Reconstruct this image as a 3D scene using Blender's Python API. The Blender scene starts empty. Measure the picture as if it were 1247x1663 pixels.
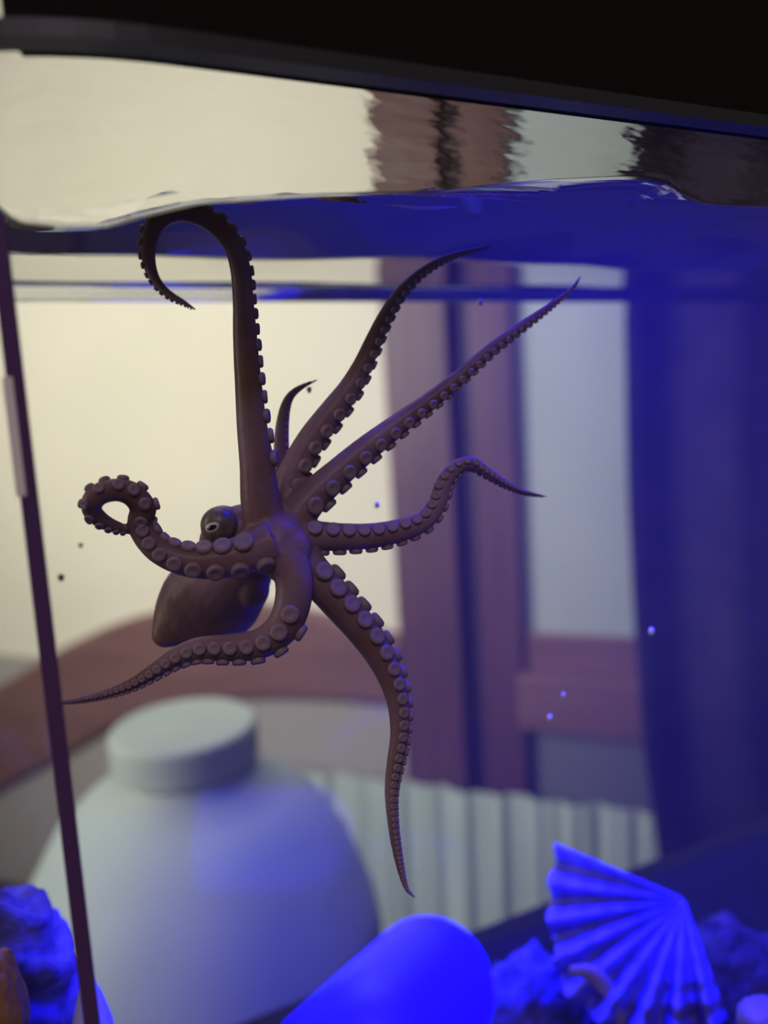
import bpy, bmesh, math, random
import numpy as np
from math import sin, cos, tan, radians, pi, sqrt, atan2
from mathutils import Vector, Matrix

S = bpy.context.scene
C = S.collection
rng = random.Random(7)

# ------------------------------------------------------------------ camera
H = 1.10                                    # height of the lens above the floor
FPX, CX, CY = 1300.0, 623.5, 831.5          # focal length and centre for the 1247x1663 frame
YAW, PITCH, ROLL = radians(25.573), radians(-7.895), radians(3.309)
_f = Vector((sin(YAW)*cos(PITCH), cos(YAW)*cos(PITCH), sin(PITCH)))
_r0 = Vector((cos(YAW), -sin(YAW), 0)); _u0 = _r0.cross(_f)
_r = _r0*cos(ROLL) - _u0*sin(ROLL); _u = _u0*cos(ROLL) + _r0*sin(ROLL)
EYE = Vector((0, 0, H))
cam = bpy.data.cameras.new('camera'); cam_o = bpy.data.objects.new('camera', cam); C.objects.link(cam_o)
cam.sensor_fit = 'HORIZONTAL'; cam.sensor_width = 36; cam.lens = FPX/1247*36
cam.clip_start = 0.005; cam.clip_end = 50
m = Matrix((_r, _u, -_f)).transposed().to_4x4(); m.translation = EYE
cam_o.matrix_world = m
cam.dof.use_dof = True; cam.dof.focus_distance = 0.160; cam.dof.aperture_fstop = 10.2
S.camera = cam_o

def ray(px, py): return _r*((px-CX)/FPX) + _u*((CY-py)/FPX) + _f
def at(px, py, d): return EYE + ray(px, py)*d                 # point at axis depth d
def atY(px, py, Y):                                           # point on a plane parallel to the front pane
    q = ray(px, py); return EYE + q*(Y/q.y)

# ------------------------------------------------------------------ world, lamps, exposure
w = bpy.data.worlds.new('world'); S.world = w; w.use_nodes = True
w.node_tree.nodes['Background'].inputs[0].default_value = (1.0, 0.86, 0.74, 1)
w.node_tree.nodes['Background'].inputs[1].default_value = 0.055
S.view_settings.view_transform = 'Standard'; S.view_settings.look = 'None'
S.view_settings.exposure = 0.0; S.view_settings.gamma = 1.0; S.view_settings.use_curve_mapping = False
S.cycles.use_denoising = True
S.cycles.max_bounces = 14; S.cycles.transparent_max_bounces = 40; S.cycles.transmission_bounces = 12
S.cycles.glossy_bounces = 6; S.cycles.diffuse_bounces = 4; S.cycles.volume_bounces = 0
S.cycles.sample_clamp_indirect = 6

def area(name, loc, target, size, size_y, power, color, spread=180, parent=None):
    l = bpy.data.lights.new(name, 'AREA'); l.shape = 'RECTANGLE'; l.size = size; l.size_y = size_y
    l.energy = power; l.color = color; l.spread = radians(spread)
    o = bpy.data.objects.new(name, l); C.objects.link(o); o.location = loc
    o.rotation_euler = (Vector(target)-Vector(loc)).to_track_quat('-Z', 'Y').to_euler()
    return o
# unseen fill added at the left to wash the back wall evenly
area('wall_fill', (-1.25, 0.85, 1.45), (0.60, 1.45, 1.10), 0.9, 0.9, 12.5, (1.0, 0.96, 0.80), 96)
# broad overhead fill added to flatten the shading on jar and cloth
area('overhead_fill', (0.35, 1.0, 2.5), (0.40, 1.05, 0.0), 1.2, 0.8, 7.5, (1.0, 0.97, 0.90), 130)
# soft unseen fill added behind the camera to light the octopus front
area('front_fill', (-0.5, -1.2, 2.45), (0.05, 0.15, H), 0.7, 0.7, 10.0, (1.0, 0.80, 0.92))
# aquarium light: blue strip in the hood over the tank
LED = Vector((0.20, 0.225, H+0.190))
area('blue_led', LED, LED+Vector((-0.02, 0.0, -1)), 0.16, 0.02, 3.4, (0.003, 0.0, 1.0), 82)

# ------------------------------------------------------------------ materials
def lin(r, g, b): 
    f = lambda c: (c/255/12.92) if c/255 <= .04045 else ((c/255+.055)/1.055)**2.4
    return (f(r), f(g), f(b), 1)
def mat(name, col, rough=.5, spec=.4, col2=None, scale=8, detail=4, bump=0, bscale=60, bdist=.001, stretch=None, ramp=(.35, .65), sheen=0, transl=0):
    M = bpy.data.materials.new(name); M.use_nodes = True; nt = M.node_tree; N = nt.nodes; L = nt.links
    b = N['Principled BSDF']; b.inputs['Roughness'].default_value = rough
    b.inputs['Specular IOR Level'].default_value = spec; b.inputs['Base Color'].default_value = (*col[:3], 1)
    tc = N.new('ShaderNodeTexCoord'); mp = N.new('ShaderNodeMapping'); L.new(tc.outputs['Object'], mp.inputs[0])
    if stretch: mp.inputs['Scale'].default_value = stretch
    csock = None
    if col2:
        n = N.new('ShaderNodeTexNoise'); n.inputs['Scale'].default_value = scale; n.inputs['Detail'].default_value = detail
        L.new(mp.outputs[0], n.inputs['Vector'])
        r = N.new('ShaderNodeValToRGB'); L.new(n.outputs['Fac'], r.inputs[0])
        r.color_ramp.elements[0].position = ramp[0]; r.color_ramp.elements[1].position = ramp[1]
        r.color_ramp.elements[0].color = (*col[:3], 1); r.color_ramp.elements[1].color = (*col2[:3], 1)
        csock = r.outputs[0]; L.new(csock, b.inputs['Base Color'])
    if bump:
        n2 = N.new('ShaderNodeTexNoise'); n2.inputs['Scale'].default_value = bscale; n2.inputs['Detail'].default_value = 5
        L.new(mp.outputs[0], n2.inputs['Vector'])
        bp = N.new('ShaderNodeBump'); bp.inputs['Strength'].default_value = bump; bp.inputs['Distance'].default_value = bdist
        L.new(n2.outputs['Fac'], bp.inputs['Height']); L.new(bp.outputs[0], b.inputs['Normal'])
    if transl:
        t = N.new('ShaderNodeBsdfTranslucent'); mx = N.new('ShaderNodeMixShader'); mx.inputs[0].default_value = transl
        if csock: L.new(csock, t.inputs[0])
        else: t.inputs[0].default_value = (*col[:3], 1)
        L.new(b.outputs[0], mx.inputs[1]); L.new(t.outputs[0], mx.inputs[2])
        L.new(mx.outputs[0], N['Material Output'].inputs['Surface'])
    return M

def pane_mat(name, tint=(1, 1, 1), f0=.04, rough=0.0):
    M = bpy.data.materials.new(name); M.use_nodes = True; nt = M.node_tree; N = nt.nodes; L = nt.links
    N.remove(N['Principled BSDF'])
    lw = N.new('ShaderNodeLayerWeight'); lw.inputs['Blend'].default_value = .5
    p = N.new('ShaderNodeMath'); p.operation = 'POWER'; p.inputs[1].default_value = 5; L.new(lw.outputs['Facing'], p.inputs[0])
    q = N.new('ShaderNodeMath'); q.operation = 'MULTIPLY_ADD'; q.inputs[1].default_value = 1-f0; q.inputs[2].default_value = f0; L.new(p.outputs[0], q.inputs[0])
    t = N.new('ShaderNodeBsdfTransparent'); t.inputs[0].default_value = (*tint, 1)
    g = N.new('ShaderNodeBsdfGlossy'); g.inputs['Roughness'].default_value = rough
    mx = N.new('ShaderNodeMixShader'); L.new(q.outputs[0], mx.inputs[0]); L.new(t.outputs[0], mx.inputs[1]); L.new(g.outputs[0], mx.inputs[2])
    L.new(mx.outputs[0], N['Material Output'].inputs['Surface'])
    return M

def water_mats(density):
    A = bpy.data.materials.new('water_surface'); A.use_nodes = True; N = A.node_tree.nodes; L = A.node_tree.links
    N.remove(N['Principled BSDF'])
    fr = N.new('ShaderNodeFresnel'); fr.inputs['IOR'].default_value = 1.333
    t = N.new('ShaderNodeBsdfTransparent'); g = N.new('ShaderNodeBsdfGlossy'); g.inputs['Roughness'].default_value = .02
    mx = N.new('ShaderNodeMixShader'); L.new(fr.outputs[0], mx.inputs[0]); L.new(t.outputs[0], mx.inputs[1]); L.new(g.outputs[0], mx.inputs[2])
    L.new(mx.outputs[0], N['Material Output'].inputs['Surface'])
    B = bpy.data.materials.new('water_side'); B.use_nodes = True; N2 = B.node_tree.nodes
    N2.remove(N2['Principled BSDF'])
    t2 = N2.new('ShaderNodeBsdfTransparent'); B.node_tree.links.new(t2.outputs[0], N2['Material Output'].inputs['Surface'])
    for X in (A, B):
        v = X.node_tree.nodes.new('ShaderNodeVolumeScatter'); v.inputs['Density'].default_value = density
        v.inputs['Anisotropy'].default_value = 0.0
        X.node_tree.links.new(v.outputs[0], X.node_tree.nodes['Material Output'].inputs['Volume'])
    return A, B

M_glass = pane_mat('clear_glass', (.985, .99, .985), .02)
M_black = mat('black_plastic', (.013, .011, .010), .85, .06, bump=.15, bscale=300)
M_lip = mat('dark_grey_plastic', (.035, .035, .04), .35, .5)
M_streak = mat('dark_streak', (.10, .045, .15), .3, .4)  # dark colour for the refraction streak in the corner glass
M_streak_pale = mat('pale_streak', (.36, .30, .26), .3, .4)  # pale version of the painted refraction streak
M_wall = mat('wall_paint', (.74, .71, .63), .9, .1, (.70, .675, .59), 3)
M_dado = mat('wall_paint_grey', (.36, .34, .34), .9, .1)
M_wood = mat('red_brown_wood', (.11, .052, .062), .4, .4, (.08, .036, .045), 6, 6, stretch=(6, 6, .6))
M_wood_h = mat('red_brown_wood_rail', (.19, .10, .095), .45, .3, (.15, .075, .07), 6, 6, stretch=(.8, .8, 8))
M_wood_d = mat('dark_wood', (.028, .014, .022), .5, .3)
M_curtain = mat('dark_curtain_cloth', (.036, .026, .058), .95, .05, (.026, .019, .044), 20)
M_cloth = mat('mint_cloth', (.50, .60, .56), .95, .05, (.38, .46, .47), 5, stretch=(14, 14, .4))
M_jar = mat('white_plastic', (.40, .47, .455), .6, .3, (.33, .39, .41), 6, 2)
M_floor = mat('floor_boards', (.05, .03, .03), .6, .3, (.035, .02, .02), 5)
M_gravel = mat('dark_gravel', (.018, .017, .018), 1.0, .0, (.010, .010, .010), 260, bump=.8, bscale=350, bdist=.002)
M_skin = mat('octopus_skin', (.19, .085, .065), .42, .35, (.34, .20, .29), 42, 7, bump=.35, bscale=700, bdist=.0004, transl=.3)
M_sucker = mat('sucker_skin', (.38, .26, .33), .45, .3, (.30, .19, .25), 300, transl=.25)
M_eye = mat('eye_skin', (.16, .11, .08), .35, .4, (.07, .05, .04), 500)
M_iris = mat('iris', (.55, .48, .38), .3, .4)
M_pupil = mat('pupil_black', (.004, .004, .004), .1, .5)
M_shell = mat('blue_tinted_shell', (.13, .10, .70), .6, .3, (.08, .06, .45), 120, bump=.3, bscale=300, bdist=.0005)  # blue lamplight put into the shell's base colour
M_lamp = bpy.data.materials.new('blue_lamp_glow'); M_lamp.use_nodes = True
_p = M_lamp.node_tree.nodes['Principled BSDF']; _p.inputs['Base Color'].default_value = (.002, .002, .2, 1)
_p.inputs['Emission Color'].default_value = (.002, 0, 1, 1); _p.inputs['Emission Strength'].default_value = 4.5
M_tube = mat('blue_tinted_white', (.45, .42, .85), .35, .4)  # white shell colour with the blue light painted in
M_rock = mat('blue_tinted_rock', (.14, .12, .45), .95, .1, (.04, .035, .10), 90, 8, bump=1.0, bscale=180, bdist=.003)  # violet tint adds the blue lamp's light to the rock colour
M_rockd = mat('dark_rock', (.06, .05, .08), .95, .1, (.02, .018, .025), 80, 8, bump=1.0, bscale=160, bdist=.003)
M_brown = mat('brown_shell', (.42, .20, .06), .5, .4, (.10, .04, .02), 90)
M_pink = mat('pinkish_stone', (.22, .16, .24), .8, .2, (.14, .10, .18), 200)
M_glint = mat('glint_white', (.90, .84, .80), .4, .4)  # pale colour of the painted glint
M_speck = mat('white_speck', (.8, .8, .8), .5, .3)

# ------------------------------------------------------------------ helpers
def tag(o, label=None, cat=None, group=None, kind=None):
    if label: o['label'] = label
    if cat: o['category'] = cat
    if group: o['group'] = group
    if kind: o['kind'] = kind
    return o
def empty(name, loc):
    o = bpy.data.objects.new(name, None); C.objects.link(o); o.location = loc; o.empty_display_size = .02; return o
def link_mesh(name, me, mats, parent=None, smooth=False, origin=None):
    for mm in (mats if isinstance(mats, (list, tuple)) else [mats]): me.materials.append(mm)
    if smooth: me.polygons.foreach_set('use_smooth', [True]*len(me.polygons))
    if origin is not None: me.transform(Matrix.Translation(-Vector(origin)))
    o = bpy.data.objects.new(name, me); C.objects.link(o)
    if origin is not None: o.location = origin
    if parent:
        o.parent = parent
        o.location = Vector(o.location) - Vector(parent.location)
    return o
def from_bm(name, bm, mats, parent=None, smooth=False, origin=None):
    bmesh.ops.recalc_face_normals(bm, faces=bm.faces)
    me = bpy.data.meshes.new(name); bm.to_mesh(me); bm.free()
    return link_mesh(name, me, mats, parent, smooth, origin)
def box(bm, lo, hi, axes=None, org=Vector((0, 0, 0)), bevel=0):
    vs = [Vector((x, y, z)) for x in (lo[0], hi[0]) for y in (lo[1], hi[1]) for z in (lo[2], hi[2])]
    if axes: vs = [org + axes[0]*v.x + axes[1]*v.y + axes[2]*v.z for v in vs]
    v = [bm.verts.new(p) for p in vs]
    fs = [bm.faces.new([v[i] for i in f]) for f in ((0, 1, 3, 2), (4, 6, 7, 5), (0, 4, 5, 1), (2, 3, 7, 6), (0, 2, 6, 4), (1, 5, 7, 3))]
    if bevel:
        es = list({e for f in fs for e in f.edges})
        bmesh.ops.bevel(bm, geom=es, offset=bevel, segments=3, affect='EDGES', profile=.5)
def loft(bm, rings, close_v=True, caps=True):
    R = [[bm.verts.new(p) for p in ring] for ring in rings]; n = len(rings[0])
    for a, b in zip(R, R[1:]):
        for i in range(n if close_v else n-1):
            j = (i+1) % n; bm.faces.new((a[i], a[j], b[j], b[i]))
    if caps and close_v: bm.faces.new(R[0][::-1]); bm.faces.new(R[-1])
    return R
def lathe(bm, profile, center, axis=Vector((0, 0, 1)), n=40):
    axis = axis.normalized(); a = axis.orthogonal().normalized(); b = axis.cross(a)
    rings = []
    for r, z in profile:
        rings.append([center + axis*z + (a*cos(2*pi*i/n) + b*sin(2*pi*i/n))*max(r, 1e-5) for i in range(n)])
    loft(bm, rings)
def extrude_poly(bm, outer, inner, z0, z1):
    """solid strip between two open polylines (xy), from z0 to z1"""
    prof = [(Vector((o[0], o[1], z0)), Vector((i[0], i[1], z0)), Vector((i[0], i[1], z1)), Vector((o[0], o[1], z1))) for o, i in zip(outer, inner)]
    loft(bm, prof)
def noise3(p, s, seed=0):
    from mathutils import noise
    return noise.fractal(Vector(p)*s + Vector((seed*7.3, seed*3.1, seed*1.7)), 1.0, 2.0, 4)

# ------------------------------------------------------------------ structure: room behind the tank
YW = YAW + radians(90+21)
WU = Vector((sin(YW), cos(YW), 0)); WN = Vector((cos(YW), -sin(YW), 0)); WN = -WN if WN.dot(Vector((sin(YAW), cos(YAW), 0))) > 0 else WN
WO = EYE + Vector((sin(YAW), cos(YAW), 0))*1.45            # a point on the wall
WZ = Vector((0, 0, 1)); WAX = (WU, WN, WZ); WORG = Vector((WO.x, WO.y, 0))
def wall_uz(px, py, off=0.0):                               # pixel -> (u, height) on the wall plane shifted towards us by off
    q = ray(px, py); t = ((WORG + WN*off - EYE).dot(WN))/q.dot(WN); P = EYE + q*t - WORG
    return P.dot(WU), P.z
bm = bmesh.new(); box(bm, (-2.2, -.12, 0), (1.6, 0, 2.6), WAX, WORG)
tag(from_bm('wall_back', bm, M_wall), kind='structure')
bm = bmesh.new(); box(bm, (-2.5, -1.6, -.1), (2.8, 4.0, 0)); tag(from_bm('floor', bm, M_floor), kind='structure')
u0, z0 = wall_uz(860, 1235, .01)
bm = bmesh.new(); box(bm, (-2.2, 0, 0.0), (1.6, .012, wall_uz(850, 1130, .012)[1]), WAX, WORG)
tag(from_bm('trim_1', bm, M_dado), kind='structure')

# wooden door frame: two stiles with a dark gap, two rails
def catmull(pts, n):
    P = np.array(pts, float); P = np.vstack([2*P[0]-P[1], P, 2*P[-1]-P[-2]]); out = []
    for i in range(1, len(P)-2):
        for k in range(n):
            t = k/n; a, b, c, d = P[i-1], P[i], P[i+1], P[i+2]
            out.append(.5*((2*b) + (-a+c)*t + (2*a-5*b+4*c-d)*t*t + (-a+3*b-3*c+d)*t**3))
    out.append(P[-2]); return np.array(out)
def wall_box(name, u_lo, u_hi, d0, d1, z_lo, z_hi, m, parent, bevel=.006):
    bm = bmesh.new(); box(bm, (u_lo, d0, z_lo), (u_hi, d1, z_hi), WAX, WORG, bevel); return from_bm(name, bm, m, parent)
D1 = .05
door = empty('door_1', WORG + WU*wall_uz(740, 800, D1)[0]); tag(door, kind='structure')
uA0, uA1, uG1, uB1 = (wall_uz(x, 760, D1)[0] for x in (631, 736, 766, 838))
wall_box('stile', uA0, uA1, .0, D1, 0, 2.5, M_wood, door)
wall_box('gap_strip', uA1-.001, uG1+.001, .0, .022, 0, 2.5, M_wood_d, door, 0)
wall_box('stile', uG1, uB1, .0, D1-.008, 0, 2.5, M_wood, door)
uC = wall_uz(1090, 1100, D1)[0]
za, zb, zc = wall_uz(850, 1035, D1)[1], wall_uz(850, 1098, D1)[1], wall_uz(850, 1183, D1)[1]
wall_box('rail', uB1, uC+.3, .0, D1-.02, zb, za, M_wood_h, door)
wall_box('rail', uB1-.01, uC+.3, .0, D1+.012, zc, zb+.002, M_wood_h, door)

M_pan = mat('hazed_panel', (.40, .45, .48), .7, .2, (.36, .41, .45), 4)  # blue-grey puts the haze and dimmer light at right into the colour
M_pand = mat('shaded_panel', (.15, .15, .18), .7, .2)  # dark grey carries the shade below the rail at right
wall_box('panel', uB1-.002, uC+.3, .0, .016, za-.01, 2.5, M_pan, door, 0)
wall_box('panel', uB1-.002, uC+.3, .0, .016, .05, zc+.01, M_pand, door, 0)

# pleated pale cloth along the wall, below the grey band
zt = wall_uz(860, 1299, .09)[1]; uL, uR = wall_uz(300, 1300, .09)[0], wall_uz(1150, 1300, .09)[0]
bm = bmesh.new(); rings = []
for k in range(2):
    ring = []
for i in range(241):
    u = uL + (uR-uL)*i/240
    d = .085 + .005*sin(u*95) + .005*sin(u*41+1) + .003*sin(u*210)
    rings.append([WORG + WU*u + WN*(d*1.0) + WZ*zt, WORG + WU*u + WN*(d+.006) + WZ*zt, WORG + WU*u + WN*(d*1.25+.006) + WZ*.02, WORG + WU*u + WN*(d*1.25) + WZ*.02])
loft(bm, rings)
cl = from_bm('pleated_cloth', bm, M_cloth, smooth=False, origin=WORG+WU*((uL+uR)/2))
tag(cl, 'pale mint pleated cloth hanging low behind the wooden posts', 'cloth')

# dark curtain at the right, behind the tank
bm = bmesh.new(); rings = []
edge = [(210, 1030), (490, 1015), (800, 1020), (1000, 1030), (1200, 1045), (1400, 1072), (1663, 1115)]
cu_d = .22
def curt_u(z):
    pts = sorted([(wall_uz(x, y, cu_d)[1], wall_uz(x, y, cu_d)[0]) for y, x in edge])
    zs = [p[0] for p in pts]; us = [p[1] for p in pts]; return float(np.interp(z, zs, us))
NZ, NU = 40, 120
front = [];
for j in range(NZ+1):
    z = .03 + (2.45-.03)*j/NZ; ue = curt_u(z); row = []
    for i in range(NU+1):
        u = ue + .75*i/NU
        amp = .010 + .010*(1-z/2.45)
        row.append(WORG + WU*u + WN*(cu_d + amp*(cos((u-ue)*48)) + .006*sin((u-ue)*23+2)) + WZ*z)
    front.append(row)
for row in front:
    rings.append(row + [p - WN*.004 for p in reversed(row)])
loft(bm, rings)
cu = from_bm('curtain', bm, M_curtain, smooth=True, origin=WORG+WU*(curt_u(1.0)+.35)+WN*cu_d)
tag(cu, 'tall dark navy curtain hanging at the right behind the tank', 'curtain')
bm = bmesh.new(); lathe(bm, [(.012, -.6), (.012, .6)], WORG+WU*(curt_u(2.0)+.35)+WN*cu_d+WZ*2.47, WU, 16)
rod = from_bm('curtain_rod', bm, M_wood_d, smooth=True); tag(rod, 'dark rod that carries the navy curtain', 'rod')

# arched wooden rail from the left stile to the left
top = [(-260,1260),(-120,1170),(0,1112),(90,1058),(180,1016),(260,996),(340,986),(420,986),(510,1000),(580,1022),(650,1040)]
bot = [(-260,1460),(-120,1360),(0,1285),(100,1230),(200,1174),(300,1150),(410,1139),(520,1141),(600,1148),(650,1152)]
tp = catmull([(*p, 0) for p in top], 6); bt = catmull([(*p, 0) for p in bot], 6)
xs = np.linspace(-255, 645, 60); ty = np.interp(xs, tp[:, 0], tp[:, 1]); by = np.interp(xs, bt[:, 0], bt[:, 1])
bm = bmesh.new(); rings = []
for x, a, b in zip(xs, ty, by):
    ua, za_ = wall_uz(x, a, D1-.012); ub, zb_ = wall_uz(x, b, D1-.012)
    A = WORG+WU*ua+WZ*za_; B = WORG+WU*ub+WZ*zb_
    rings.append([A+WN*.001, A+WN*(D1-.022), A-WZ*.012+WN*(D1-.012), B+WZ*.012+WN*(D1-.012), B+WN*(D1-.022), B+WN*.001])
loft(bm, rings); from_bm('arched_rail', bm, M_wood_h, door)

# ------------------------------------------------------------------ pale wide-necked jar standing on the seat
JD = .72
jt = at(296, 1160, JD); jc = Vector((jt.x, jt.y, 0)); px_ = JD/FPX
zneck = at(292, 1176, JD).z
stool = empty('stool', jc); tag(stool, 'brown wooden stool carrying the pale jar behind the tank', 'stool')
bm = bmesh.new(); lathe(bm, [(.02, .41), (.19, .41), (.20, .42), (.20, .438), (.19, .445), (.02, .445)], jc, n=48); from_bm('seat', bm, M_wood_h, stool)
for k in range(4):
    a = pi/4 + k*pi/2; q = jc + Vector((cos(a)*.13, sin(a)*.13, 0))
    bm = bmesh.new(); lathe(bm, [(.014, 0), (.02, .412)], q, n=14); from_bm('leg', bm, M_wood, stool, smooth=True)
jar = empty('jar', jc + Vector((0, 0, .446)))
tag(jar, 'large pale plastic jar with a wide round cap standing behind the tank', 'jar')
rn = 118*px_; zsh = zneck - .050
bm = bmesh.new()
lathe(bm, [(.01, .447), (.155, .447), (.172, .46), (.172, zsh-.30), (.171, zsh-.215), (.160, zsh-.20), (.159, zsh-.18), (.168, zsh-.165), (.162, zsh-.13), (.144, zsh-.08), (.120, zsh-.038), (.095, zsh-.014), (rn*.95, zsh+.004), (rn*.9, zsh+.02), (.01, zsh+.02)], jc, n=64)
from_bm('jar_body', bm, M_jar, jar, smooth=True)
bm = bmesh.new()
lathe(bm, [(.01, zsh+.015), (rn*.96, zsh+.015), (rn, zsh+.018), (rn, zneck-.006), (rn*.985, zneck-.002), (rn*.95, zneck), (.01, zneck)], jc, n=64)
from_bm('jar_cap', bm, M_jar, jar)

# ------------------------------------------------------------------ aquarium
YB = .28; ZF = H - .244; XR = .50; RC = .068; XC = .0305; TH = .004
def footprint(off, n=24):
    """front line then round corner then left side; off>0 goes inward"""
    r = RC - off; pts = [(XR-off, .125+off), (.30, .125+off), (.15, .125+off), (.08, .125+off)]
    for i in range(n+1):
        a = -pi/2 - (pi/2)*i/n
        pts.append((XC + r*cos(a), .193 + r*sin(a)))
    pts.append((XC-r, YB-off*0))
    return pts
ZTOP = H + .060
tank = empty('aquarium', Vector((.22, .2, ZF-.012)))
tag(tank, 'clear glass aquarium with a rounded corner and a black top rim', 'aquarium')
bm = bmesh.new(); extrude_poly(bm, footprint(0), footprint(TH), ZF-.006, ZTOP); from_bm('front_pane', bm, M_glass, tank)
bm = bmesh.new(); box(bm, (XC-RC, YB, ZF-.006), (XR, YB+TH, H+.193)); from_bm('back_pane', bm, M_glass, tank)
bm = bmesh.new(); box(bm, (XR-TH, .125+TH, ZF-.006), (XR, YB, H+.10)); from_bm('side_pane', bm, M_glass, tank)
bm = bmesh.new(); box(bm, (XC-RC+.001, .13, ZF-.012), (XR, YB+TH, ZF-.006)); from_bm('base', bm, M_black, tank)
zr = H + .0509
bm = bmesh.new(); nf = sum(1 for p in footprint(-.004) if p[0] > .0035); extrude_poly(bm, footprint(-.004)[:nf], footprint(.0042)[:nf], zr+.0012, H+.193); from_bm('top_rim', bm, M_black, tank)
bm = bmesh.new(); extrude_poly(bm, footprint(-.0052), footprint(-.0005), zr, zr+.0024); from_bm('rim_lip', bm, M_lip, tank)

# glint and refraction streak built as straight vertical strips on the rounded corner
def on_glass(px, py, off=-.0004):
    q = ray(px, py); r = RC-off
    ax, ay = q.x, q.y; cx, cy = XC, .193
    A = ax*ax+ay*ay; B = -2*(ax*cx+ay*cy); Cc = cx*cx+cy*cy-r*r
    t = (-B - sqrt(max(B*B-4*A*Cc, 0)))/(2*A)
    P = EYE + q*t
    if P.x > XC: P = atY(px, py, .125+off)
    return P
def strip(name, top, bot, w, m, off):
    a = on_glass(*top, off); b = on_glass(*bot, off); bm = bmesh.new()
    ang = atan2(a.y-.193, a.x-XC); tn = Vector((-sin(ang), cos(ang), 0)); nn = Vector((cos(ang), sin(ang), 0))
    x = (a.x+b.x)/2; y = (a.y+b.y)/2
    box(bm, (-w/2, 0, min(a.z, b.z)), (w/2, .0006, max(a.z, b.z)), (tn, nn, WZ), Vector((x, y, 0)), .0002)
    return from_bm(name, bm, m, tank)
strip('painted_glint', (14, 612), (37, 806), .0016, M_glint, -.0006)  # bright glint on the glass, shaped as a pale strip
strip('corner_streak', (7, 345), (146, 1720), .0026, M_streak, TH-.0045)  # streak of bent light in the curved glass, shaped as a dark strip

# gravel bed
bm = bmesh.new(); n = 40
def front_y(x, off):
    if x >= XC: return .125+off
    r = RC-off; d = XC-x
    return .193 - sqrt(max(r*r-d*d, 0))
def solid_grid(x0, x1, off, zfun, zbot, nx, ny, yb, matsplit=False, warp=None):
    bm = bmesh.new(); top = []; bot = []
    for i in range(nx+1):
        x = x0 + (x1-x0)*i/nx; yf = front_y(x, off); rt = []; rb = []
        for j in range(ny+1):
            y = yf + (yb-yf)*j/ny
            rt.append(bm.verts.new((x, y + (warp(x, j/ny) if warp else 0), zfun(x, y, j/ny))))
        top.append(rt)
        bot.append([bm.verts.new((x, yf, zbot)), bm.verts.new((x, yb, zbot))])
    for i in range(nx):
        for j in range(ny):
            bm.faces.new((top[i][j], top[i+1][j], top[i+1][j+1], top[i][j+1])).material_index = 0
        for f in ((bot[i][0], bot[i+1][0], top[i+1][0], top[i][0]), (top[i][ny], top[i+1][ny], bot[i+1][1], bot[i][1]), (bot[i][0], bot[i][1], bot[i+1][1], bot[i+1][0])):
            bm.faces.new(f).material_index = 1 if matsplit else 0
    for i in (0, nx):
        bm.faces.new([bot[i][0]] + top[i] + [bot[i][1]]).material_index = 1 if matsplit else 0
    return bm
XL = XC-RC+.006
bm = solid_grid(XL, XR-.006, TH+.0015, lambda x, y, t: ZF+.004+.002*noise3((x, y, 0), 90), ZF-.005, 90, 30, YB-.002)
tag(from_bm('gravel', bm, M_gravel, smooth=True), 'dark fine gravel covering the tank floor', 'gravel', kind='stuff')

# ------------------------------------------------------------------ water
line = [(0, 336), (15, 352), (40, 364), (110, 371), (180, 370), (250, 350), (330, 332), (420, 326), (520, 320), (600, 318), (700, 316), (800, 305), (900, 296), (1000, 291), (1050, 291), (1085, 298), (1110, 318), (1140, 332), (1175, 337), (1247, 339), (1400, 345)]
lx = []; lz = []
for p in line:
    P = on_glass(p[0], p[1], TH) if p[0] < 400 else atY(p[0], p[1], .125+TH)
    lx.append(P.x); lz.append(P.z)
o_ = np.argsort(lx); lx = np.array(lx)[o_]; lz = np.array(lz)[o_]
ZB = atY(500, 490, YB).z; ZM = ZB + .0028
def saw(q): q = q % 1.0; return q/(8/18) if q < 8/18 else 1-(q-8/18)/(10/18)       # rises, then falls
NYW = 420
def water_z(x, y, t):
    zf = float(np.interp(x, lx, lz)); yf = front_y(x, TH)
    yb0, yb1 = .216, .262
    if y < yb0:
        k = min(max((y-yf)/(yb0-yf), 0), 1)
        if zf < ZM: base = min(ZM, H + (zf-H)*y/yf + .0006*min(1, (y-yf)/.004))
        else: base = ZM + (zf-ZM)*(1-k)**5
        env = min(1, max(0, k-.06)*10)*(1 if k < .9 else (1-k)*10) if zf < ZM else min(1, k*6)*(1 if k < .9 else (1-k)*10)
        ph = round(t*NYW)/18
        return base + env*.0019*(saw(ph)-.5)
    if y < yb1: return ZM + .0003*sin(x*60)*sin((y-yb0)/(yb1-yb0)*pi)
    q = (y-yb1)/(YB-yb1); return ZM + (ZB-ZM)*q + .0020*(saw(round(t*NYW)/18)-.5)*min(1, q*6, (1-q)*6)
MWA, MWB = water_mats(.22)
bm = solid_grid(XL-.0005, XR-.005, TH+.0003, water_z, ZF+.0075, 330, NYW, YB-.0004, True, lambda x, t: (.0035*sin(x*38)+.002*sin(x*90+1))*sin(pi*t))
wat = from_bm('water', bm, [MWA, MWB], smooth=False); tag(wat, 'clear rippled water filling the glass tank', 'water', kind='stuff')

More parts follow.
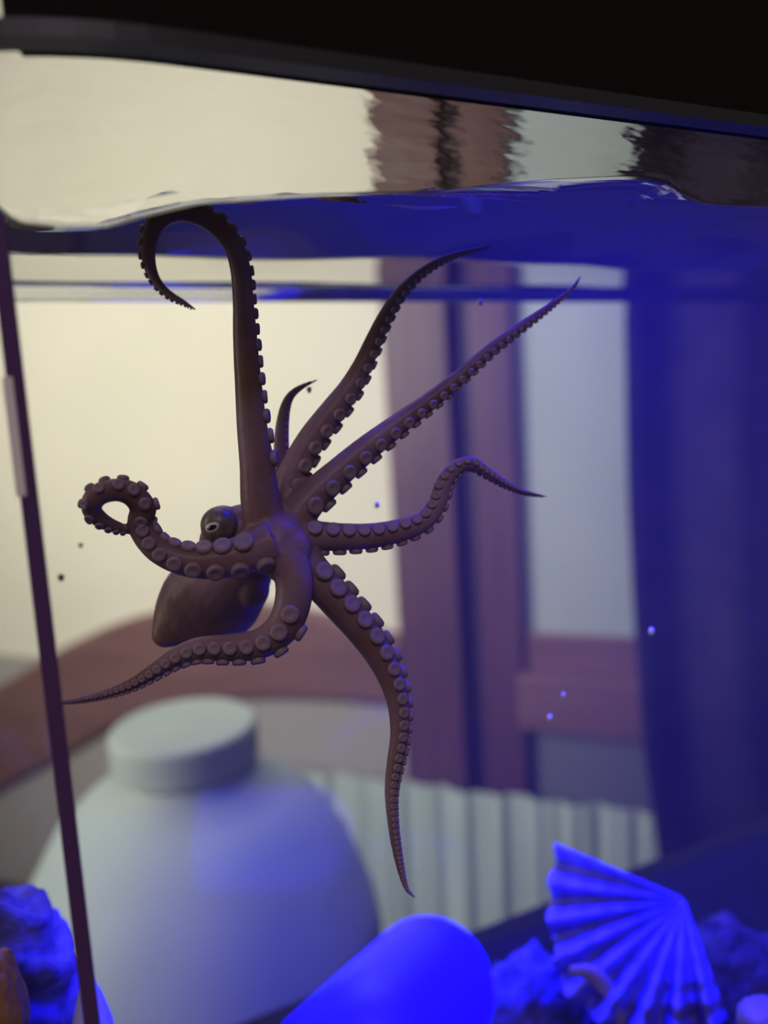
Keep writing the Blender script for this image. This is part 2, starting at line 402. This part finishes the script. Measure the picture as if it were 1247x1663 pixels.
M_film = bpy.data.materials.new('water_film'); M_film.use_nodes = True
_p = M_film.node_tree.nodes['Principled BSDF']; _p.inputs['Transmission Weight'].default_value = 1; _p.inputs['Roughness'].default_value = 0; _p.inputs['IOR'].default_value = 1.333
bm = bmesh.new(); nx, nz = 300, 110; fr_ = []; bk_ = []
for i in range(nx+1):
    x = .003 + .205*i/nx; zl = float(np.interp(x, lx, lz)) + .0006; zh = H + .0545; a_, b_ = [], []
    for j in range(nz+1):
        z = zl + (zh-zl)*j/nz; y0 = front_y(x, TH) + .0002
        e = min(1, j/10, (nz-j)/10, i/10, (nx-i)/10)
        n_ = noise3((x*.28, 0, z*1.0), 190, 4) + .5*noise3((x*.5, 0, z*2), 330, 6)
        a_.append(bm.verts.new((x, y0, z))); b_.append(bm.verts.new((x, y0 + .0002 + e*(.00030 + .00010*n_), z)))
    fr_.append(a_); bk_.append(b_)
for i in range(nx):
    for j in range(nz):
        bm.faces.new((fr_[i][j], fr_[i+1][j], fr_[i+1][j+1], fr_[i][j+1])); bm.faces.new((bk_[i][j], bk_[i][j+1], bk_[i+1][j+1], bk_[i+1][j]))
for i in range(nx):
    bm.faces.new((fr_[i][0], bk_[i][0], bk_[i+1][0], fr_[i+1][0])); bm.faces.new((fr_[i][nz], fr_[i+1][nz], bk_[i+1][nz], bk_[i][nz]))
for j in range(nz):
    bm.faces.new((fr_[0][j], fr_[0][j+1], bk_[0][j+1], bk_[0][j])); bm.faces.new((fr_[nx][j], bk_[nx][j], bk_[nx][j+1], fr_[nx][j+1]))
tag(from_bm('water_film', bm, M_film, smooth=True), 'thin wavy film of water on the glass above the waterline', 'water', kind='stuff')

# ------------------------------------------------------------------ tank stand and light hood
bm = bmesh.new(); box(bm, (-.06, .10, .0), (.54, .31, ZF-.0125), bevel=.004)
tag(from_bm('tank_stand', bm, M_black), 'black cabinet carrying the aquarium', 'stand')
hood = empty('aquarium_light', LED)
tag(hood, 'black bar light with blue lamps resting across the tank rim', 'light')
bm = bmesh.new(); box(bm, (LED.x-.10, LED.y-.035, LED.z+.002), (LED.x+.10, LED.y+.035, LED.z+.02), bevel=.003); from_bm('housing', bm, M_black, hood)
bm = bmesh.new(); box(bm, (LED.x-.10, LED.y+.022, LED.z-.055), (LED.x+.10, LED.y+.025, LED.z+.002)); from_bm('spill_block', bm, M_black, hood)  # unseen flap added to keep blue spill off the jar
for s in (-1, 1):
    bm = bmesh.new(); box(bm, (LED.x+s*.09-.004, .118, LED.z+.004), (LED.x+s*.09+.004, YB+TH, LED.z+.010)); from_bm('bracket', bm, M_black, hood)

# ------------------------------------------------------------------ octopus
# px, py, radius in px ; d0, d1 = axis depth at base and tip ; side (+1 right of travel) ; angle towards lens ; spacing
ARMS = {
 'A': dict(p=[(440,875,36),(424,820,33),(418,760,29),(409,690,25),(403,620,22),(398,550,20),(395,490,17.5),(390,435,17),(377,395,17),(350,364,17),(320,348,17),(290,345,15),(262,354,16),(246,377,15),(240,405,13),(244,435,10.5),(256,460,8.5),(276,479,7),(300,492,5),(322,506,1.6)], d=(.165,.147), side=1, ang=(4,4), rows=(7,-7), start=.16, sp=1.30),
 'B': dict(p=[(456,800,13),(455,740,11.5),(456,700,10),(461,665,8),(471,642,6),(490,627,4),(517,615,1.3)], d=(.176,.178), side=1, ang=(0,0), rows=(18,-18), start=.3),
 'C': dict(p=[(462,860,32),(468,800,26),(482,755,24),(508,710,23),(540,668,21.5),(567,632,19),(588,595,16.5),(605,557,14.5),(625,515,12.5),(650,475,10.5),(682,444,8.5),(720,421,6.5),(760,408,4.5),(806,398,1.6)], d=(.170,.176), side=1, ang=(28,18), rows=(32,-30), start=.12, sp=.74),
 'D': dict(p=[(462,868,34),(500,815,29),(545,772,25),(595,729,22),(648,688,18.5),(700,650,15),(750,609,12.5),(800,565,10.5),(850,528,8.5),(900,492,5.5),(930,466,3.5),(945,443,1.3)], d=(.167,.182), side=1, ang=(32,22), rows=(34,-32), start=.10, sp=.74),
 'E': dict(p=[(460,875,34),(510,871,26),(555,872,23),(605,870,21),(650,861,19.5),(688,845,17.5),(710,816,15.5),(720,785,14),(740,760,12.5),(765,752,11),(792,768,9),(822,786,7),(852,799,5),(890,807,1.6)], d=(.166,.176), side=1, ang=(60,40), rows=(62,-62), start=.10),
 'F': dict(p=[(470,890,36),(520,945,31),(560,990,29),(598,1035,27),(628,1085,23),(646,1138,19),(649,1190,16),(642,1235,14),(635,1282,11),(637,1332,9),(644,1382,7.5),(652,1420,5.5),(661,1446,3.5),(680,1463,1.2)], d=(.166,.168), side=-1, ang=(18,30), rows=(42,-28), start=.10),
 'G': dict(p=[(450,885,38),(476,935,32),(474,985,30),(455,1023,28),(420,1046,25),(370,1052,22.5),(322,1054,19.5),(283,1069,16.5),(247,1092,13),(210,1113,10),(170,1127,7.5),(130,1136,5.5),(88,1142,2.5)], d=(.162,.152), side=-1, ang=(40,40), rows=(48,-36), start=.22),
 'H': dict(p=[(445,880,36),(400,899,33),(350,911,30),(303,911,26),(262,896,22.5),(238,872,21.5),(228,848,21),(232,824,21),(212,801,20),(182,796,19),(154,808,18),(150,830,16),(170,848,13),(196,858,9.5),(214,862,6)], d=(.160,.150), side=1, ang=(112,-10), rows=(42,-42), start=.06),
}
bm = bmesh.new(); suck = []
def frame_path(a):
    q = catmull([(x, y, r) for x, y, r in a['p']], 10)
    seg = np.hypot(np.diff(q[:, 0]), np.diff(q[:, 1])); s = np.concatenate([[0], np.cumsum(seg)]); u = s/s[-1]
    return q, s, u
for key, a in ARMS.items():
    q, s, u = frame_path(a); d = a['d'][0] + (a['d'][1]-a['d'][0])*u
    if key == 'H': d = d - .004*np.clip((u-.55)/.2, 0, 1) + .010*np.clip((u-.80)/.2, 0, 1)
    P = [at(q[i, 0], q[i, 1], d[i]) for i in range(len(q))]; R = q[:, 2]*d/FPX
    T = [(P[min(i+1, len(P)-1)] - P[max(i-1, 0)]).normalized() for i in range(len(P))]
    rings = []
    for i in range(len(P)):
        vw = (EYE-P[i]).normalized(); sd = T[i].cross(vw).normalized(); up = sd.cross(T[i]).normalized()
        rings.append([P[i] + (sd*cos(2*pi*k/14) + up*sin(2*pi*k/14))*R[i] for k in range(14)])
    loft(bm, rings)
    # suckers in two rows
    L = s[-1]; pos = a['start']*L; row = 0
    while pos < L*.985:
        i = int(np.searchsorted(s, pos)); i = min(max(i, 1), len(s)-1)
        f = (pos-s[i-1])/(s[i]-s[i-1]); pp = P[i-1].lerp(P[i], f); rr = R[i-1]+(R[i]-R[i-1])*f; rpx = q[i, 2]; tt = T[i]
        vw = (EYE-pp).normalized(); sd = tt.cross(vw).normalized()*a['side']; up = (vw - tt*vw.dot(tt)).normalized()
        an = radians(a['ang'][0] + (a['ang'][1]-a['ang'][0])*u[i] + a['rows'][row])
        dr = sd*cos(an) + up*sin(an)
        sr = rr*.52
        suck.append((pp + dr*rr*.94, dr, sr, rpx))
        row ^= 1; pos += max(rpx*a.get('sp', .565), 1.6)
def blob(px, py, d, rpx, sx=1, sy=1, sz=1):
    c = at(px, py, d); r = rpx*d/FPX
    res = bmesh.ops.create_icosphere(bm, subdivisions=3, radius=r)
    for v in res['verts']:
        v.co = c + _r*(v.co.x*sx) + _u*(v.co.y*sy) + _f*(v.co.z*sz)
# crown, head, mantle
blob(452, 878, .1628, 41); blob(468, 892, .1630, 39); blob(436, 872, .1630, 36); blob(462, 912, .1632, 36); blob(420, 884, .1628, 35); blob(455, 872, .166, 46); blob(470, 885, .168, 44); blob(440, 850, .170, 40)
blob(395, 862, .174, 44); blob(362, 856, .172, 36); blob(372, 880, .176, 48)
mant = np.array([(398,905,48,.178),(378,930,64,.181),(362,952,74,.183),(350,966,79,.184),(336,978,77,.184),(318,990,65,.183),(300,1002,50,.181),(284,1014,36,.180),(268,1030,22,.178)], float)
for k in range(57):
    v = [float(np.interp(k/56*8, range(9), mant[:, c])) for c in range(4)]
    blob(v[0], v[1], v[3], v[2], 1, 1, .8)
blob(408, 955, .178, 30, 1, 1.2, .9)
me = bpy.data.meshes.new('octopus_raw'); bm.to_mesh(me); bm.free()
tmp = bpy.data.objects.new('octopus_raw', me); C.objects.link(tmp)
rm = tmp.modifiers.new('r', 'REMESH'); rm.mode = 'VOXEL'; rm.voxel_size = .00036; rm.use_smooth_shade = True
sm = tmp.modifiers.new('s', 'SMOOTH'); sm.factor = .5; sm.iterations = 8
dg = bpy.context.evaluated_depsgraph_get(); body = bpy.data.meshes.new_from_object(tmp.evaluated_get(dg)); body.name = 'octopus'
bpy.data.objects.remove(tmp)
oc = at(455, 875, .166)
octo = link_mesh('octopus', body, M_skin, smooth=True, origin=oc)
tag(octo, 'small brown octopus with eight spread arms swimming behind the glass', 'octopus')
# suckers
def sucker_mesh(n=10):
    b = bmesh.new()
    loft(b, [[Vector((r*cos(2*pi*i/n), r*sin(2*pi*i/n), z)) for i in range(n)] for r, z in ((.70, -.60), (.94, .0), (1.0, .34), (.80, .60), (.45, .42))])
    bmesh.ops.recalc_face_normals(b, faces=b.faces)
    mm = bpy.data.meshes.new('sucker'); b.to_mesh(mm); b.free(); mm.materials.append(M_sucker)
    mm.polygons.foreach_set('use_smooth', [True]*len(mm.polygons)); return mm
smesh = sucker_mesh()
suck.sort(key=lambda t: -t[3])
for pos, dr, sr, _ in suck[:298]:
    o = bpy.data.objects.new('sucker', smesh); C.objects.link(o); o.parent = octo
    mw = (Vector(dr).to_track_quat('Z', 'Y').to_matrix().to_4x4()); mw = Matrix.Translation(pos-oc) @ mw @ Matrix.Scale(sr, 4)
    o.matrix_local = mw
bm = bmesh.new()
for pos, dr, sr, _ in suck[298:]:
    mw = Matrix.Translation(pos) @ Vector(dr).to_track_quat('Z', 'Y').to_matrix().to_4x4() @ Matrix.Scale(sr, 4)
    b2 = len(bm.verts); bm.from_mesh(smesh); bm.verts.ensure_lookup_table()
    for v in bm.verts[b2:]: v.co = mw @ v.co
ts = from_bm('tip_suckers', bm, M_sucker, octo, smooth=True); ts.location = -oc; ts['kind'] = 'stuff'
# eye: ringed ball with a dark slit
ec = at(357, 853, .1690); er = 31*.1690/FPX
ev = (EYE-ec).normalized()
ed = (ev + (-_r*.42) - _u*.12).normalized()
bm = bmesh.new(); bmesh.ops.create_uvsphere(bm, u_segments=28, v_segments=18, radius=er)
for v in bm.verts: v.co += ec
eye = from_bm('eye', bm, M_eye, octo, smooth=True); eye.location = -oc; eye['label'] = 'dark bulging eye with pale ringed slit'
px1 = (_r*.94 + _u*.34); px1 = (px1 - ed*px1.dot(ed)).normalized(); py1 = ed.cross(px1)
def lens(name, a, b, h0, m, shift=0):
    bm = bmesh.new(); rings = []
    for rad, h in ((1.0, .0), (.8, .06), (.4, .10), (.05, .11)):
        rings.append([ec + ed*(er*(h0+h)) + px1*(er*a*rad*cos(2*pi*i/24)) + py1*(er*(b*rad*sin(2*pi*i/24)+shift)) for i in range(24)])
    loft(bm, rings); o = from_bm(name, bm, m, None, smooth=True); o.parent = eye; return o
lens('iris', .42, .29, .915, M_iris)['label'] = 'pale iris ring'
lens('pupil', .29, .14, .985, M_pupil)['label'] = 'black slit pupil'
# eyelid ridge above the eye
bm = bmesh.new(); rings = []
for i in range(25):
    a = radians(-10 + 200*i/24); c0 = ec + ed*(er*.84) + px1*(er*.50*cos(a)) + py1*(er*.36*sin(a)); rr = er*.09*max(.15, sin(pi*i/24))
    rad = (px1*cos(a)+py1*sin(a)).normalized()
    rings.append([c0 + rad*(rr*cos(2*pi*k/10)) + ed*(rr*sin(2*pi*k/10)) for k in range(10)])
loft(bm, rings); lid = from_bm('eyelid', bm, M_eye, None, smooth=True); lid.parent = eye

# ------------------------------------------------------------------ things on the tank floor
def tube_dome(bm, p_end, p_base, r, n=40):
    ax = (p_end-p_base); L = ax.length; prof = [(r, 0), (r, L*.5), (r, L)]
    for i in range(1, 13):
        a = (pi/2)*i/12; prof.append((r*cos(a), L + r*sin(a)))
    lathe(bm, [(r*.98, 0)] + prof[1:], p_base, ax, n)
td = .276
pe = at(695, 1606, td); q = ray(556, 1745); pb = EYE + q*((pe.z-EYE.z)/q.z); pb = pe + (pb-pe)*1.15
bm = bmesh.new(); tube_dome(bm, pe, pb, min(106*td/FPX, pe.z-ZF-.0062))
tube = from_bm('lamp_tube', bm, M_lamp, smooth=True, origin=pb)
tag(tube, 'smooth round-ended tube lamp glowing bright blue at the bottom centre', 'lamp')

# scallop shell: ribbed fan
hd = .262
hinge = at(1112, 1462, hd+.006)
bm = bmesh.new(); NA, NRR = 180, 40; grid = []
A0, A1 = radians(157), radians(290)
for i in range(NA+1):
    f = i/NA; a = A0 + (A1-A0)*f
    Lp = 232 - 34*abs(f-.45)**1.2 - 10*sin(f*9)
    if .30 < f < .36: Lp -= 10
    rb = cos(2*pi*8.5*f)
    row = []
    for j in range(NRR+1):
        t = j/NRR; rr = Lp*(1+.020*rb*t)*t + 4
        x = 1112 + rr*cos(a); y = 1462 - rr*sin(a)
        dome = .009*sin(pi*min(1, t*.92)) + .0048*rb*t**.8 + .0008*sin(t*34)*t
        row.append(at(x, y, hd + .004 - dome - .006*(f-.3) + .00010*(1500-y)))
    grid.append(row)
th = .0022
rings = [row + [p + _f*th for p in reversed(row)] for row in grid]
loft(bm, rings)
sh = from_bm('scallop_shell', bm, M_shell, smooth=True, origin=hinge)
tag(sh, 'ribbed fan-shaped scallop shell lit blue at the lower right', 'shell')

def rock(name, c, rad, seed, m, label, cat='rock', amp=.35, fr=2.2, ridges=0, sub=5):
    bm = bmesh.new(); bmesh.ops.create_icosphere(bm, subdivisions=sub, radius=1)
    s = max(rad)
    for v in bm.verts:
        n = v.co.normalized(); k = 1 + amp*noise3(n, fr*.7, seed) + amp*.35*noise3(n, fr*3, seed+5) + amp*.12*noise3(n, fr*9, seed+9)
        if ridges: k += .11*sin(n.z*ridges + 2.0*sin(n.x*3+n.y*2) + 1.2*noise3(n, 1.2, seed+3))
        v.co = Vector((n.x*rad[0]*k, n.y*rad[1]*k, n.z*rad[2]*k)) + c
    for v in bm.verts:
        if v.co.z < ZF+.004: v.co.z = ZF+.004
        lo = front_y(v.co.x, TH) + .001
        if v.co.y < lo: v.co.y = lo
        if v.co.y > YB-.002: v.co.y = YB-.002
        if v.co.x < XL+.002: v.co.x = XL+.002
    o = from_bm(name, bm, m, smooth=True, origin=Vector((c.x, c.y, ZF+.004)))
    return tag(o, label, cat)
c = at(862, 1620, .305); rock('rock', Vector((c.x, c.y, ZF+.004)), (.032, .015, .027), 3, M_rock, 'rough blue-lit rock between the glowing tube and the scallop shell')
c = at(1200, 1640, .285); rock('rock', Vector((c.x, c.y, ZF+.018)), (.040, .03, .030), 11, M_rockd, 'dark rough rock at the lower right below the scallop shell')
# left ridged rock against the round corner
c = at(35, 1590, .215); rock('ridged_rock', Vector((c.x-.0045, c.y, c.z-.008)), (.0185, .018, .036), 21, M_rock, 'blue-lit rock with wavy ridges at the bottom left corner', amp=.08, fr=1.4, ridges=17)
c = at(-2, 1640, .185); rock('snail_shell', Vector((c.x, c.y, c.z)), (.006, .006, .016), 31, M_brown, 'small orange-brown shell in front of the ridged rock', 'shell', amp=.12)
# small pointed white shell with the blue light painted in
pt = at(143, 1588, .19); pbse = at(158, 1760, .19); bm = bmesh.new()
ax = pt-pbse; L = ax.length
lathe(bm, [(.0062, 0), (.0058, L*.3), (.0045, L*.6), (.0027, L*.85), (.0012, L*.96), (.0001, L)], pbse, ax, 24)
tag(from_bm('pointed_shell', bm, M_tube, smooth=True, origin=pbse), 'small pointed white shell tinted blue near the corner streak', 'shell')
# broken clam shell piece under the scallop
bm = bmesh.new(); cl_d = .246; pts = catmull([(925,1575,7),(958,1580,14),(985,1605,14),(1003,1640,9),(1010,1680,7),(1010,1720,6)], 8); rings = []
for i, q in enumerate(pts):
    p = at(q[0], q[1], cl_d); tx, ty = (pts[min(i+1, len(pts)-1)]-pts[max(i-1, 0)])[:2]; l = math.hypot(tx, ty); nx, ny = -ty/l, tx/l
    nrm = (_r*nx - _u*ny); r = q[2]*cl_d/FPX
    rings.append([p + nrm*(r*cos(2*pi*k/12)) + _f*(r*.5*sin(2*pi*k/12)) for k in range(12)])
loft(bm, rings); tag(from_bm('clam_shell', bm, M_pink, smooth=True), 'pale curved clam shell edge below the scallop shell', 'shell')
c = at(1236, 1658, .225); rock('pebble', c, (.0065, .006, .0065), 41, M_pink, 'small pinkish round pebble in the lower right corner', 'pebble', amp=.08, sub=4)

# floating specks
SP = [(780,491,.18,4.5,'tiny pale speck just below the back waterline between the two upper arms'),(784,368,.21,5.5,'tiny blue-lit speck above the tip of the second upper arm'),
      (612,820,.2,4.5,'tiny blue speck above the arm that curls to the right'),(1058,1025,.21,5,'tiny blue speck in front of the dark curtain'),
      (893,1165,.22,4,'tiny pale speck in front of the lower door rail'),(915,1128,.22,3,'smallest pale speck in front of the upper door rail')]
for x, y, d, r, lb in SP:
    bm = bmesh.new(); bmesh.ops.create_icosphere(bm, subdivisions=2, radius=r*d/FPX)
    cc = at(x, y, d)
    for v in bm.verts: v.co = Vector((v.co.x*(1+.3*sin(v.co.z*9e3)), v.co.y*.8, v.co.z*1.3)) + cc
    tag(from_bm('drifting_speck', bm, M_speck, smooth=True, origin=cc), lb, 'speck', 'specks drifting in the water')

# dark flecks stuck inside the glass
M_fleck = mat('dark_fleck', (.22, .20, .15), .8, .1)
for x, y, r, lb in [(99, 938, 5, 'dark brown fleck on the glass beside the corner streak'), (131, 886, 3.5, 'small dark fleck on the glass below the curled arm'), (502, 633, 4.5, 'grey fleck on the glass beside the tip of the short arm')]:
    cc = on_glass(x, y, TH+.0006); bm = bmesh.new(); bmesh.ops.create_icosphere(bm, subdivisions=2, radius=r*.135/FPX)
    for v in bm.verts: v.co = Vector((v.co.x*(1+.4*sin(v.co.z*1.1e4)), v.co.y*.5, v.co.z*1.2)) + cc
    tag(from_bm('algae_fleck', bm, M_fleck, smooth=True, origin=cc), lb, 'fleck')
